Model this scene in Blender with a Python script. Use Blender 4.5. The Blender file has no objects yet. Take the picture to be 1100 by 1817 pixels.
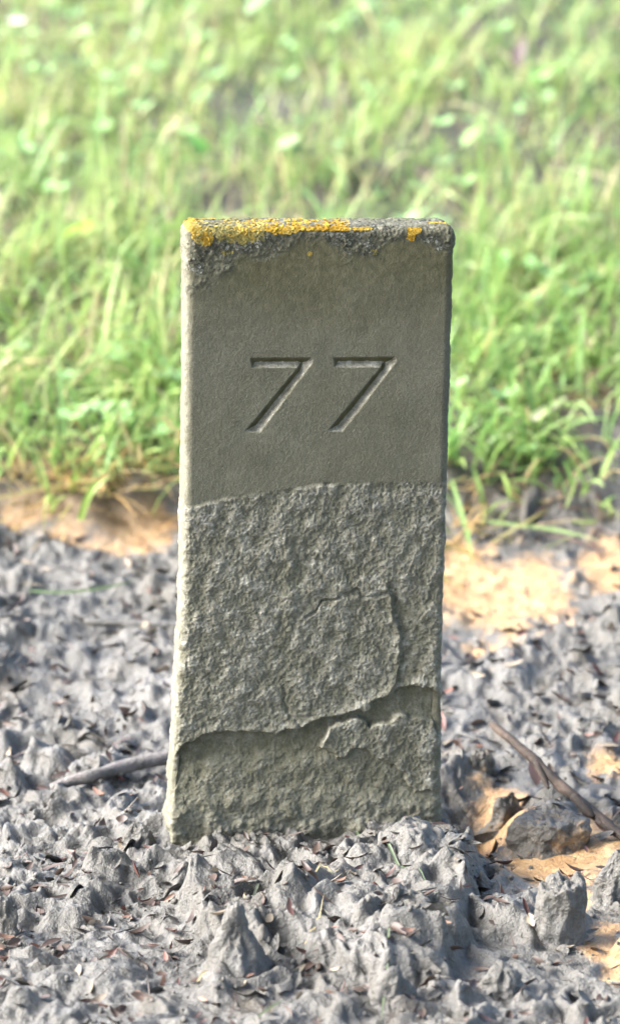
import bpy, math
import numpy as np
from mathutils import Matrix, Vector

R = math.radians
scene = bpy.context.scene
COL = scene.collection
rng = np.random.default_rng(77)

# ------------------------------------------------------------------ camera, sky, sun, exposure
CAM = np.array([0.0, -3.0, 1.129])
PITCH = R(16.0)
K = math.tan(R(7.1)) / 908.5          # radians-ish per photo pixel
cam_d = bpy.data.cameras.new('camera')
cam = bpy.data.objects.new('camera', cam_d)
COL.objects.link(cam)
cam.location = CAM
cam.rotation_euler = (math.pi / 2 - PITCH, 0, 0)
cam_d.sensor_fit = 'VERTICAL'
cam_d.sensor_height = 36.0
cam_d.sensor_width = 24.0
cam_d.lens = 18.0 / math.tan(R(7.1))
cam_d.clip_start = 0.05
cam_d.clip_end = 500
cam_d.dof.use_dof = True
cam_d.dof.focus_distance = 3.10
cam_d.dof.aperture_fstop = 5.4
scene.camera = cam

SUN_DIR = Vector((-0.84, -0.06, 0.64)).normalized()     # towards the sun
world = bpy.data.worlds.new('World')
scene.world = world
world.use_nodes = True
wn = world.node_tree
wn.nodes.clear()
wo = wn.nodes.new('ShaderNodeOutputWorld')
wb = wn.nodes.new('ShaderNodeBackground')
ws = wn.nodes.new('ShaderNodeTexSky')
ws.sky_type = 'NISHITA'
ws.sun_disc = False
ws.sun_elevation = math.asin(SUN_DIR.z)
ws.sun_rotation = math.atan2(SUN_DIR.x, SUN_DIR.y)
ws.air_density = 1.0
ws.dust_density = 3.5
ws.ozone_density = 1.0
wb.inputs['Strength'].default_value = 0.075
wn.links.new(ws.outputs[0], wb.inputs[0])
wn.links.new(wb.outputs[0], wo.inputs[0])

sun_d = bpy.data.lights.new('sun', 'SUN')
sun_d.energy = 1.5
sun_d.angle = R(38.0)
sun_d.color = (0.95, 0.98, 1.0)
sun = bpy.data.objects.new('sun', sun_d)
COL.objects.link(sun)
sun.rotation_euler = SUN_DIR.to_track_quat('Z', 'Y').to_euler()

scene.view_settings.view_transform = 'Standard'
scene.view_settings.look = 'None'
scene.view_settings.gamma = 1
scene.view_settings.use_curve_mapping = False
scene.view_settings.exposure = 3.6
scene.cycles.max_bounces = 6
scene.cycles.transparent_max_bounces = 4


# ------------------------------------------------------------------ noise in numpy
def _h(ix, iy, iz, seed):
    h = (ix.astype(np.int64) * 374761393 + iy.astype(np.int64) * 668265263 + iz.astype(np.int64) * 2147483647 + seed * 974634541) & 0xFFFFFFFF
    h = ((h ^ (h >> 13)) * 1274126177) & 0xFFFFFFFF
    h = ((h ^ (h >> 16)) * 2246822519) & 0xFFFFFFFF
    return ((h ^ (h >> 15)) & 0xFFFFFF) / 8388607.5 - 1.0


def n2(x, y, seed=0):
    ix = np.floor(x); iy = np.floor(y)
    fx = x - ix; fy = y - iy
    ux = fx * fx * fx * (fx * (fx * 6 - 15) + 10); uy = fy * fy * fy * (fy * (fy * 6 - 15) + 10)
    z = np.zeros(1, np.int64)
    a = _h(ix, iy, z, seed); b = _h(ix + 1, iy, z, seed); c = _h(ix, iy + 1, z, seed); d = _h(ix + 1, iy + 1, z, seed)
    return (a + (b - a) * ux) * (1 - uy) + (c + (d - c) * ux) * uy


def f2(x, y, octv=3, seed=0, gain=0.5):
    s = 0; a = 1; t = 0
    for o in range(octv):
        s = s + a * n2(x, y, seed + o * 17); t += a; a *= gain
        x, y = (x * 0.8 - y * 0.6) * 2.03 + 11.3, (x * 0.6 + y * 0.8) * 2.03 - 7.1
    return s / t


def n3(p, seed=0):
    i = np.floor(p); f = p - i
    u = f * f * f * (f * (f * 6 - 15) + 10)
    r = 0
    for dx in (0, 1):
        wx = u[:, 0] if dx else 1 - u[:, 0]
        for dy in (0, 1):
            wy = u[:, 1] if dy else 1 - u[:, 1]
            for dz in (0, 1):
                wz = u[:, 2] if dz else 1 - u[:, 2]
                r = r + wx * wy * wz * _h(i[:, 0] + dx, i[:, 1] + dy, i[:, 2] + dz, seed)
    return r


ROT = np.array([[0.0, 0.8, 0.6], [-0.8, 0.36, -0.48], [-0.6, -0.48, 0.64]])


def f3(p, octv=3, seed=0, gain=0.5):
    s = 0; a = 1; t = 0
    for o in range(octv):
        s = s + a * n3(p, seed + o * 17); t += a; a *= gain
        p = (p @ ROT.T) * 2.03 + 3.7
    return s / t


def sstep(a, b, x):
    t = np.clip((x - a) / (b - a), 0, 1)
    return t * t * (3 - 2 * t)


def poly_sd(px, py, poly):
    """signed distance to polygon, positive inside"""
    P = np.array(poly, float); Q = np.roll(P, -1, 0)
    best = np.full(px.shape, 1e9); ins = np.zeros(px.shape, bool)
    for (ax, ay), (bx, by) in zip(P, Q):
        ex, ey = bx - ax, by - ay
        t = np.clip(((px - ax) * ex + (py - ay) * ey) / (ex * ex + ey * ey), 0, 1)
        best = np.minimum(best, np.hypot(px - ax - t * ex, py - ay - t * ey))
        c = (ay > py) != (by > py)
        xi = ax + (py - ay) * ex / (ey if abs(ey) > 1e-12 else 1e-12)
        ins ^= c & (px < xi)
    return np.where(ins, best, -best)


def line_d(px, py, pts):
    best = np.full(px.shape, 1e9)
    for (ax, ay), (bx, by) in zip(pts[:-1], pts[1:]):
        ex, ey = bx - ax, by - ay
        t = np.clip(((px - ax) * ex + (py - ay) * ey) / (ex * ex + ey * ey), 0, 1)
        best = np.minimum(best, np.hypot(px - ax - t * ex, py - ay - t * ey))
    return best


# ------------------------------------------------------------------ measuring helpers: a photo point to a place
def ray(px, py):
    c, s = math.cos(PITCH), math.sin(PITCH)
    a, b = (px - 550) * K, -(py - 908.5) * K
    return np.array([a, c + b * s, -s + b * c])


def at(px, py, Y):
    d = ray(px, py)
    return CAM + d * ((Y - CAM[1]) / d[1])


SLOPE_Y = np.array([-60, 0.02, 0.30, 3.2, 8.0, 60.0])
SLOPE_V = np.tan(np.radians([0.0, 0.0, 8.5, 9.0, 2.0, 0.0]))
_ys = np.concatenate([np.linspace(-60, -1, 60), np.linspace(-0.99, 8, 1800), np.linspace(8.1, 60, 100)])
_sl = np.interp(_ys, SLOPE_Y, SLOPE_V)
_g = np.concatenate([[0], np.cumsum((_sl[1:] + _sl[:-1]) / 2 * np.diff(_ys))])


def gprof(y):
    return np.interp(y, _ys, _g)


def ground_at(px, py):
    d = ray(px, py)
    lo, hi = 1.0, 30.0
    for _ in range(50):
        m = (lo + hi) / 2
        p = CAM + d * m
        if p[2] > gprof(p[1]): lo = m
        else: hi = m
    return CAM + d * lo


# ------------------------------------------------------------------ mesh and tag helpers
def mesh_np(name, V, faces, mat=None, attrs=None, smooth=True):
    me = bpy.data.meshes.new(name)
    V = np.asarray(V, np.float32)
    if not isinstance(faces, (list, tuple)): faces = [faces]
    faces = [np.asarray(f, np.int32) for f in faces if len(f)]
    me.vertices.add(len(V))
    me.vertices.foreach_set('co', V.ravel())
    loops = np.concatenate([f.ravel() for f in faces])
    tot = np.concatenate([np.full(len(f), f.shape[1], np.int32) for f in faces])
    start = np.concatenate([[0], np.cumsum(tot)[:-1]]).astype(np.int32)
    me.loops.add(len(loops))
    me.loops.foreach_set('vertex_index', loops)
    me.polygons.add(len(tot))
    me.polygons.foreach_set('loop_start', start)
    me.polygons.foreach_set('use_smooth', np.full(len(tot), smooth))
    me.update(calc_edges=True)
    for k, a in (attrs or {}).items():
        a = np.asarray(a, np.float32)
        at_ = me.attributes.new(k, 'FLOAT_COLOR', 'POINT')
        if a.shape[1] == 3: a = np.concatenate([a, np.ones((len(a), 1), np.float32)], 1)
        at_.data.foreach_set('color', a.ravel())
    me.validate()
    if mat: me.materials.append(mat)
    return me


def link(name, me, parent=None):
    o = bpy.data.objects.new(name, me)
    COL.objects.link(o)
    if parent: o.parent = parent
    return o


def tag(o, label=None, cat=None, group=None, kind=None):
    if label: o['label'] = label
    if cat: o['category'] = cat
    if group: o['group'] = group
    if kind: o['kind'] = kind
    return o


def grid_faces(nu, nv):
    i = np.arange(nu - 1)[:, None]; j = np.arange(nv - 1)[None, :]
    a = (i * nv + j).ravel()
    return np.stack([a, a + nv, a + nv + 1, a + 1], 1)


# ------------------------------------------------------------------ materials
def new_mat(name):
    m = bpy.data.materials.new(name)
    m.use_nodes = True
    nt = m.node_tree
    nt.nodes.clear()
    return m, nt, nt.nodes, nt.links


def nd(nt, typ, **kw):
    n = nt.nodes.new(typ)
    for k, v in kw.items():
        if k in n.inputs: n.inputs[k].default_value = v
        else: setattr(n, k, v)
    return n


def noise(nt, scale, detail=4, rough=0.55, co=None, dist=0.0):
    n = nd(nt, 'ShaderNodeTexNoise')
    n.inputs['Scale'].default_value = scale; n.inputs['Detail'].default_value = detail
    n.inputs['Roughness'].default_value = rough; n.inputs['Distortion'].default_value = dist
    if co is not None: nt.links.new(co, n.inputs['Vector'])
    return n.outputs[0]


def ramp(nt, fac, stops):
    n = nd(nt, 'ShaderNodeValToRGB')
    e = n.color_ramp.elements
    while len(e) < len(stops): e.new(0.5)
    for el, (p, c) in zip(e, stops):
        el.position = p; el.color = (*c, 1) if len(c) == 3 else c
    nt.links.new(fac, n.inputs[0])
    return n.outputs[0]


def mixc(nt, fac, a, b, mode='MIX'):
    n = nd(nt, 'ShaderNodeMix', data_type='RGBA', blend_type=mode)
    for sock, v in ((0, fac), (6, a), (7, b)):
        if hasattr(v, 'is_linked'): nt.links.new(v, n.inputs[sock])
        else: n.inputs[sock].default_value = v if sock == 0 else (*v, 1)
    return n.outputs[2]


def mth(nt, op, a, b=0.0, clamp=False):
    n = nd(nt, 'ShaderNodeMath', operation=op, use_clamp=clamp)
    for i, v in enumerate((a, b)):
        if hasattr(v, 'is_linked'): nt.links.new(v, n.inputs[i])
        else: n.inputs[i].default_value = v
    return n.outputs[0]


def bump(nt, h, dist, strength=1.0, prev=None):
    n = nd(nt, 'ShaderNodeBump')
    n.inputs['Strength'].default_value = strength; n.inputs['Distance'].default_value = dist
    nt.links.new(h, n.inputs['Height'])
    if prev is not None: nt.links.new(prev, n.inputs['Normal'])
    return n.outputs[0]


def surf(nt, color, rough=0.8, normal=None, spec=0.3):
    b = nd(nt, 'ShaderNodeBsdfPrincipled')
    o = nd(nt, 'ShaderNodeOutputMaterial')
    if hasattr(color, 'is_linked'): nt.links.new(color, b.inputs['Base Color'])
    else: b.inputs['Base Color'].default_value = (*color, 1)
    if hasattr(rough, 'is_linked'): nt.links.new(rough, b.inputs['Roughness'])
    else: b.inputs['Roughness'].default_value = rough
    b.inputs['Specular IOR Level'].default_value = spec
    if normal is not None: nt.links.new(normal, b.inputs['Normal'])
    nt.links.new(b.outputs[0], o.inputs[0])
    return b


def attr(nt, name):
    a = nd(nt, 'ShaderNodeAttribute', attribute_name=name)
    s = nd(nt, 'ShaderNodeSeparateColor')
    nt.links.new(a.outputs['Color'], s.inputs[0])
    return a.outputs['Color'], s.outputs[0], s.outputs[1], s.outputs[2]


def coords(nt):
    return nd(nt, 'ShaderNodeTexCoord').outputs['Object']


def make_stone_mat():
    m, nt, N, L = new_mat('sandstone')
    co = coords(nt)
    _, mud, alg_shade, dark = attr(nt, 'pig')
    big = noise(nt, 14, 4, 0.6, co)
    grain = noise(nt, 780, 3, 0.75, co)
    mid = noise(nt, 160, 4, 0.6, co)
    stone = ramp(nt, noise(nt, 22, 6, 0.72, co, 0.4), [(0.3, (0.076, 0.073, 0.050)), (0.55, (0.099, 0.096, 0.068)), (0.75, (0.122, 0.119, 0.087))])
    stone = mixc(nt, 0.55, stone, ramp(nt, grain, [(0.35, (0.55, 0.53, 0.50)), (0.65, (1.25, 1.25, 1.25))]), 'MULTIPLY')
    alg_shadec = ramp(nt, mid, [(0.35, (0.044, 0.041, 0.018)), (0.65, (0.080, 0.073, 0.036))])
    c = mixc(nt, alg_shade, stone, alg_shadec)
    mud_litc = ramp(nt, mid, [(0.3, (0.090, 0.085, 0.060)), (0.5, (0.155, 0.148, 0.118)), (0.72, (0.275, 0.268, 0.228))])
    mud_litc = mixc(nt, 0.5, mud_litc, ramp(nt, grain, [(0.36, (0.55, 0.53, 0.48)), (0.62, (1.3, 1.3, 1.3))]), 'MULTIPLY')
    c = mixc(nt, mud, c, mud_litc)
    dk = ramp(nt, noise(nt, 330, 4, 0.7, co), [(0.35, (0.040, 0.038, 0.027)), (0.55, (0.085, 0.082, 0.060)), (0.72, (0.20, 0.20, 0.165))])
    c = mixc(nt, dark, c, dk)
    nrm = bump(nt, grain, 0.0009, 0.8)
    nrm = bump(nt, mid, 0.0012, 0.4, nrm)
    surf(nt, c, 0.88, nrm, 0.2)
    return m


def make_ground_mat():
    m, nt, N, L = new_mat('wet_mud')
    co = coords(nt)
    _, sand, soil, wet = attr(nt, 'pig')
    big = noise(nt, 9, 4, 0.6, co)
    mid = noise(nt, 70, 5, 0.62, co)
    fine = noise(nt, 420, 4, 0.65, co)
    mud = ramp(nt, big, [(0.3, (0.064, 0.059, 0.049)), (0.6, (0.094, 0.090, 0.083)), (0.8, (0.118, 0.114, 0.107))])
    mud = mixc(nt, 0.6, mud, ramp(nt, mid, [(0.32, (0.36, 0.32, 0.24)), (0.47, (0.92, 0.91, 0.88)), (0.68, (1.22, 1.22, 1.24))]), 'MULTIPLY')
    mud = mixc(nt, mth(nt, 'MULTIPLY', wet, 0.75), mud, (0.046, 0.037, 0.025))
    sandc = ramp(nt, mid, [(0.28, (0.18, 0.092, 0.038)), (0.5, (0.32, 0.192, 0.084)), (0.72, (0.40, 0.275, 0.145))])
    specks = ramp(nt, noise(nt, 190, 3, 0.6, co), [(0.28, (0.25, 0.22, 0.2)), (0.38, (1, 1, 1))])
    sandc = mixc(nt, 1.0, sandc, specks, 'MULTIPLY')
    edge = mth(nt, 'ADD', sand, mth(nt, 'MULTIPLY', mth(nt, 'SUBTRACT', noise(nt, 38, 6, 0.68, co), 0.5), 2.2))
    sm = ramp(nt, edge, [(0.36, (0, 0, 0)), (0.74, (1, 1, 1))])
    c = mixc(nt, sm, mud, sandc)
    soilc = ramp(nt, mid, [(0.3, (0.018, 0.014, 0.008)), (0.55, (0.042, 0.033, 0.019)), (0.75, (0.085, 0.066, 0.038))])
    c = mixc(nt, soil, c, soilc)
    c = mixc(nt, 0.45, c, ramp(nt, fine, [(0.34, (0.45, 0.43, 0.40)), (0.6, (1.25, 1.25, 1.25))]), 'MULTIPLY')
    nrm = bump(nt, mid, 0.006, 0.6)
    nrm = bump(nt, fine, 0.0026, 0.9, nrm)
    rg = ramp(nt, mid, [(0.3, (0.36,) * 3), (0.7, (0.66,) * 3)])
    surf(nt, c, rg, nrm, 0.5)
    return m


def make_plant_mat(name, transl=0.5, rough=0.45, spec=0.4):
    """blade colours come from the pigment attribute"""
    m, nt, N, L = new_mat(name)
    c, *_ = attr(nt, 'pig')
    co = coords(nt)
    c = mixc(nt, 0.35, c, ramp(nt, noise(nt, 60, 3, 0.6, co), [(0.3, (0.6, 0.65, 0.5)), (0.7, (1.25, 1.2, 1.2))]), 'MULTIPLY')
    b = nd(nt, 'ShaderNodeBsdfPrincipled')
    b.inputs['Roughness'].default_value = rough
    b.inputs['Specular IOR Level'].default_value = spec
    t = nd(nt, 'ShaderNodeBsdfTranslucent')
    mx = nd(nt, 'ShaderNodeMixShader'); mx.inputs[0].default_value = transl
    o = nd(nt, 'ShaderNodeOutputMaterial')
    L.new(c, b.inputs['Base Color']); L.new(c, t.inputs['Color'])
    L.new(b.outputs[0], mx.inputs[1]); L.new(t.outputs[0], mx.inputs[2]); L.new(mx.outputs[0], o.inputs[0])
    return m


def make_noise_mat(name, stops, scale, rough=0.8, bd=0.001, bs=0.6, spec=0.25, scale2=None, muddy=None):
    m, nt, N, L = new_mat(name)
    co = coords(nt)
    n1 = noise(nt, scale, 4, 0.65, co)
    c = ramp(nt, n1, stops)
    if muddy:
        c = mixc(nt, ramp(nt, noise(nt, muddy, 4, 0.6, co), [(0.45, (0, 0, 0)), (0.58, (1, 1, 1))]), c, (0.105, 0.10, 0.093))
    f = noise(nt, scale2 or scale * 5, 4, 0.65, co)
    c = mixc(nt, 0.5, c, ramp(nt, f, [(0.32, (0.6, 0.58, 0.55)), (0.62, (1.2, 1.2, 1.2))]), 'MULTIPLY')
    surf(nt, c, rough, bump(nt, f, bd, bs), spec)
    return m


M_STONE = make_stone_mat()
M_GROUND = make_ground_mat()
M_GRASS = make_plant_mat('grass_blade', 0.45)
M_LITTER = make_plant_mat('bud_scale', 0.12, 0.55, 0.4)
M_LICHEN = make_plant_mat('orange_lichen', 0.15, 0.9, 0.1)
M_PETAL = make_plant_mat('white_petal', 0.35, 0.6, 0.2)
M_TWIG = make_noise_mat('twig_bark', [(0.32, (0.012, 0.009, 0.007)), (0.5, (0.034, 0.024, 0.018)), (0.68, (0.095, 0.066, 0.050))], 45, 0.75, 0.0012, 0.7, 0.3, 300)
M_ROOT = make_noise_mat('muddy_bark', [(0.3, (0.12, 0.107, 0.104)), (0.6, (0.17, 0.155, 0.148))], 70, 0.9, 0.0022, 0.9, 0.12, 260, muddy=45)

# ------------------------------------------------------------------ the stone's frame (needed by the ground too)
SW, ST, SH, SB = 0.2005, 0.054, 0.489, -0.13
S_ORG = np.array([-0.0006, 0.0, 0.0])
YAW, LEAN = R(5.4), R(1.05)
S_M = np.array((Matrix.Rotation(YAW, 3, 'Z') @ Matrix.Rotation(LEAN, 3, 'Y')))


def face_uv(px, py):
    """photo point to local x, z on the stone's front plane"""
    o = S_M.T @ (CAM - S_ORG); d = S_M.T @ ray(px, py)
    p = o + d * (-o[1] / d[1])
    return (p[0], p[2])


def FP(pts):
    return [face_uv(*p) for p in pts]


# ------------------------------------------------------------------ ground
def axis(segs):
    out = [segs[0][0]]
    for a, b, s in segs:
        n = max(1, int(round((b - a) / s)))
        out += list(np.linspace(a, b, n + 1)[1:])
    return np.array(out)


def grow(start, end, s0, k=1.28):
    v = [start]; s = s0
    while v[-1] < end:
        s *= k; v.append(v[-1] + s)
    return np.array(v[1:])


gx = axis([(-0.30, 0.30, 0.00125)])
o1 = axis([(0.30, 0.42, 0.0025), (0.42, 1.3, 0.012)])[1:]
o2 = grow(1.3, 55, 0.02)
gx = np.concatenate([-o2[::-1], -o1[::-1], gx, o1, o2])
gy = axis([(-0.46, 0.12, 0.0014), (0.12, 0.85, 0.0023), (0.85, 2.9, 0.012)])
oy = grow(2.9, 58, 0.02)
of = axis([(0.46, 0.60, 0.004), (0.60, 1.4, 0.02)])[1:]
of2 = grow(1.4, 40, 0.03)
gy = np.concatenate([-of2[::-1], -of[::-1], gy, oy])
GX, GY = np.meshgrid(gx, gy, indexing='ij')

EDGE = [(-400, 930), (0, 915), (60, 925), (150, 930), (230, 920), (300, 905), (420, 890), (560, 880), (700, 880), (800, 905), (850, 890), (930, 850), (1000, 820), (1100, 800), (1500, 780)]
_e = np.array([ground_at(*p)[:2] for p in EDGE])


def edge_y(x):
    return np.interp(x, _e[:, 0], _e[:, 1])


def lawn_mask(x, y):
    w = f2(x * 14, y * 14, 3, 5) * 0.05
    return sstep(-0.05, 0.06, y - edge_y(x) + w)


# sandy patches: (px, py, half width px, half height px)
SANDS = [(60, 915, 60, 26), (150, 922, 70, 34), (240, 928, 75, 38), (880, 1050, 105, 70), (945, 1040, 70, 60), (820, 1030, 50, 70),
         (1085, 1000, 60, 45), (885, 1425, 50, 42), (1000, 1520, 100, 55), (1070, 1490, 60, 50), (1010, 1575, 40, 40), (1075, 1350, 45, 22),
         (1075, 1660, 40, 35), (1090, 1705, 30, 30), (1020, 735, 50, 50)]
sand = np.zeros(GX.shape)
for px, py, hw, hh in SANDS:
    c = ground_at(px, py); rx = hw * K * np.linalg.norm(c - CAM); t = ground_at(px, py - hh); b = ground_at(px, py + hh)
    ry = (t[1] - b[1]) / 2
    d = np.hypot((GX - c[0]) / rx, (GY - c[1]) / ry)
    sand = np.maximum(sand, np.clip(1.25 - 0.75 * d, 0, 1))
LM = lawn_mask(GX, GY)
near = sstep(1.6, 0.9, np.abs(GX)) * sstep(1.6, 0.8, -GY)

h = 0.010 * f2(GX * 7, GY * 7, 3, 1) + 0.030 * f2(GX * 0.8, GY * 0.8, 2, 2) * sstep(0.6, 2.0, np.hypot(GX, GY))
warpx = GX + 0.012 * f2(GX * 30, GY * 30, 2, 8); warpy = GY + 0.012 * f2(GX * 30 + 9, GY * 30, 2, 9)
calm = 1 - 0.88 * sstep(0.25, 0.6, sand)
MUD = (1 - LM) * near
# thin fins and creases, drawn out along the slope of the rain
ra, rb = 0.82 * warpx + 0.57 * warpy, -0.57 * warpx + 0.82 * warpy
rid = np.clip(1 - np.abs(f2(ra * 17, rb * 30, 2, 3)) * 3.0, 0, 1) ** 1.5
rid2 = np.clip(1 - np.abs(f2(warpx * 52 + 3, warpy * 46, 2, 4)) * 2.8, 0, 1) ** 1.4
calm = calm * (0.55 + 0.45 * sstep(-0.35, 0.25, f2(GX * 10 + 4, GY * 9, 2, 47)))
rid = rid * rid * (3 - 2 * rid); rid2 = rid2 * rid2 * (3 - 2 * rid2)
h += (0.016 * rid * (0.45 + 0.55 * sstep(-0.4, 0.4, f2(GX * 12, GY * 12, 2, 6))) + 0.0075 * rid2 + 0.006 * f2(GX * 28, GY * 28, 2, 7)) * MUD * calm
# rain-carved pedestals, flakes and clods: raised bumps joined by their maxima
def add_bump(h, cx, cy, rx, ry, ang, hh, p, flat, seed, base=None):
    r = max(rx, ry) * 1.6
    i0, i1 = np.searchsorted(gx, (cx - r, cx + r)); j0, j1 = np.searchsorted(gy, (cy - r, cy + r))
    if i1 - i0 < 3 or j1 - j0 < 3: return
    X = GX[i0:i1, j0:j1] - cx; Y = GY[i0:i1, j0:j1] - cy
    c, s = math.cos(ang), math.sin(ang)
    u = (X * c + Y * s) / rx; v = (-X * s + Y * c) / ry
    d = np.hypot(u, v) * (1 + 0.30 * n2(u * 1.7 + seed * 3.1, v * 1.7, seed) + 0.16 * n2(u * 4 + seed, v * 4, seed + 1))
    prof = np.clip(1 - d, 0, 1) ** p
    if flat: prof = np.minimum(1, prof * flat)
    sub = h[i0:i1, j0:j1]
    k = (i1 - i0) // 2, (j1 - j0) // 2
    b = sub[k] if base is None else base
    t = b - 0.003 + hh * prof * (1 + 0.2 * n2(u * 5, v * 5, seed + 2))
    w = prof > 0
    sub[w] = np.maximum(sub[w], t[w])


def scatter(n, x0, x1, y0, y1):
    return rng.uniform(x0, x1, n), rng.uniform(y0, y1, n)


for n, r0, r1, h0, h1 in ((260, 0.014, 0.032, 0.008, 0.020), (700, 0.007, 0.015, 0.006, 0.016), (800, 0.004, 0.009, 0.003, 0.008)):
    X, Y = scatter(int(n * 1.5), -0.69, 0.69, -0.56, 0.75)
    for x, y in zip(X, Y):
        i = min(len(gx) - 1, np.searchsorted(gx, x)); j = min(len(gy) - 1, np.searchsorted(gy, y))
        if LM[i, j] > 0.5 or (sand[i, j] > 0.45 and rng.random() < 0.8): continue
        r = rng.uniform(r0, r1); asp = rng.uniform(0.22, 0.8)
        add_bump(h, x, y, r, r * asp, rng.uniform(-0.4, 1.6), rng.uniform(h0, h1) * (0.5 + 0.6 * rng.random()), rng.choice([0.6, 0.8, 1.0]),
                 rng.choice([0, 0, 1.8]), int(rng.integers(1, 9999)))

# smear the clods together: rain has softened them
def smear(a, n):
    for _ in range(n):
        b = a.copy(); b[1:-1] = 0.25 * a[:-2] + 0.5 * a[1:-1] + 0.25 * a[2:]
        a = b.copy(); a[:, 1:-1] = 0.25 * b[:, :-2] + 0.5 * b[:, 1:-1] + 0.25 * b[:, 2:]
    return a


h = smear(h, 5) - 0.008 * MUD
# one low mound banked against the front of the stone, its front edge washed into flutes
MOUND = [ground_at(*p)[:2] for p in ((345, 1585), (400, 1480), (800, 1440), (838, 1560), (822, 1660), (785, 1722), (700, 1742), (630, 1728), (570, 1690), (490, 1672), (400, 1668), (345, 1630))]
mw = 0.006 * f2(GX * 60, GY * 60, 3, 201) + 0.0100 * np.abs(n2(GX * 80 + 0.6 * n2(GX * 20, GY * 60, 204), GY * 22, 202)) - 0.002
msd = poly_sd(GX, GY, MOUND) + mw
h += 0.025 * (0.45 + 0.55 * sstep(-0.07, 0.03, GX)) * sstep(-0.007, 0.009, msd) * (0.8 + 0.35 * f2(GX * 25, GY * 25, 3, 203))

# the hollow beside the stone's right foot, and the mud heaped against its front
def blob(px, py, rpx, z, Y=None, el=1.0):
    c = ground_at(px, py); r = rpx * K * 3.1
    return z * np.exp(-(((GX - c[0]) / r) ** 2 + ((GY - c[1]) / (r * el)) ** 2))


h += blob(850, 1440, 75, -0.030, el=1.6) + blob(960, 1520, 70, -0.010, el=1.5)
h += blob(330, 1530, 90, 0.010, el=1.5)
for px, py, rx, ry, an, hh, p, fl in ((455, 1520, 52, 60, 0.4, 0.016, 0.6, 1.7), (510, 1510, 40, 50, 0.1, 0.018, 0.6, 1.7), (575, 1545, 38, 55, 0.2, 0.016, 0.6, 1.8),
                                      (400, 1550, 60, 60, 0.6, 0.012, 0.8, 0), (665, 1560, 50, 50, 0.2, 0.012, 0.8, 1.5), (740, 1545, 45, 50, 0.2, 0.012, 0.7, 1.6),
                                      (790, 1530, 30, 40, 0.3, 0.012, 0.7, 1.6), (640, 1640, 30, 50, 1.5, 0.010, 0.7, 1.7), (700, 1650, 30, 50, 1.4, 0.010, 0.7, 1.7)):
    c = ground_at(px, py); s = K * 3.1
    add_bump(h, c[0], c[1], rx * s, ry * s * 1.2, an, hh, p, fl, int(rng.integers(1, 9999)))
h += (0.0026 * f2(GX * 130, GY * 130, 2, 21) + 0.0014 * f2(GX * 300, GY * 300, 2, 22)) * MUD * calm
h += 0.0012 * f2(GX * 120, GY * 120, 2, 23) * (1 - calm) * MUD
h += 0.012 * f2(GX * 18, GY * 18, 3, 25) * LM * sstep(3.5, 2.5, GY) + 0.02 * LM * sstep(0.0, 1.0, LM)
GZ = gprof(GY) + h
# spikes lean over a little
lean = 0.30 * np.clip(h - 0.002, -0.01, 0.03) * MUD
PX = GX - lean * (0.4 + 0.8 * f2(GX * 18, GY * 18, 2, 31)); PY = GY + lean * 0.8 * f2(GX * 18 + 5, GY * 18, 2, 32)
wet_brown = np.clip(sstep(0.0, 1.0, f2(GX * 26, GY * 22, 4, 41, 0.65) * 1.9 - 0.28) * 0.9, 0, 1)
hol = np.exp(-(((GX - ground_at(845, 1425)[0]) / 0.032) ** 2 + ((GY - ground_at(845, 1425)[1]) / 0.05) ** 2))
wet_brown = np.maximum(wet_brown, np.clip(hol * 1.3, 0, 1))  # hollow coloured darker brown towards its middle
sb = ground_at(980, 895)
wet_brown = np.maximum(wet_brown, 0.9 * np.exp(-(((GX - sb[0]) / 0.085) ** 2 + ((GY - sb[1]) / 0.10) ** 2) ** 2) * (1 - sand))
pig = np.stack([sand, LM, wet_brown], -1).reshape(-1, 3)
ground = link('ground', mesh_np('ground', np.stack([PX, PY, GZ], -1).reshape(-1, 3), grid_faces(len(gx), len(gy)), M_GROUND, {'pig': pig}))
tag(ground, 'lumpy wet grey mud with orange sandy patches, rising to the lawn', 'ground', kind='structure')


def gz(x, y):
    x = np.atleast_1d(np.asarray(x, float)); y = np.atleast_1d(np.asarray(y, float))
    i = np.clip(np.searchsorted(gx, x) - 1, 0, len(gx) - 2); j = np.clip(np.searchsorted(gy, y) - 1, 0, len(gy) - 2)
    a = np.clip((x - gx[i]) / (gx[i + 1] - gx[i]), 0, 1); b = np.clip((y - gy[j]) / (gy[j + 1] - gy[j]), 0, 1)
    return (GZ[i, j] * (1 - a) + GZ[i + 1, j] * a) * (1 - b) + (GZ[i, j + 1] * (1 - a) + GZ[i + 1, j + 1] * a) * b


def gpt(px, py):
    c = ground_at(px, py)
    return np.array([c[0], c[1], gz(c[0], c[1])[0]])


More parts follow.
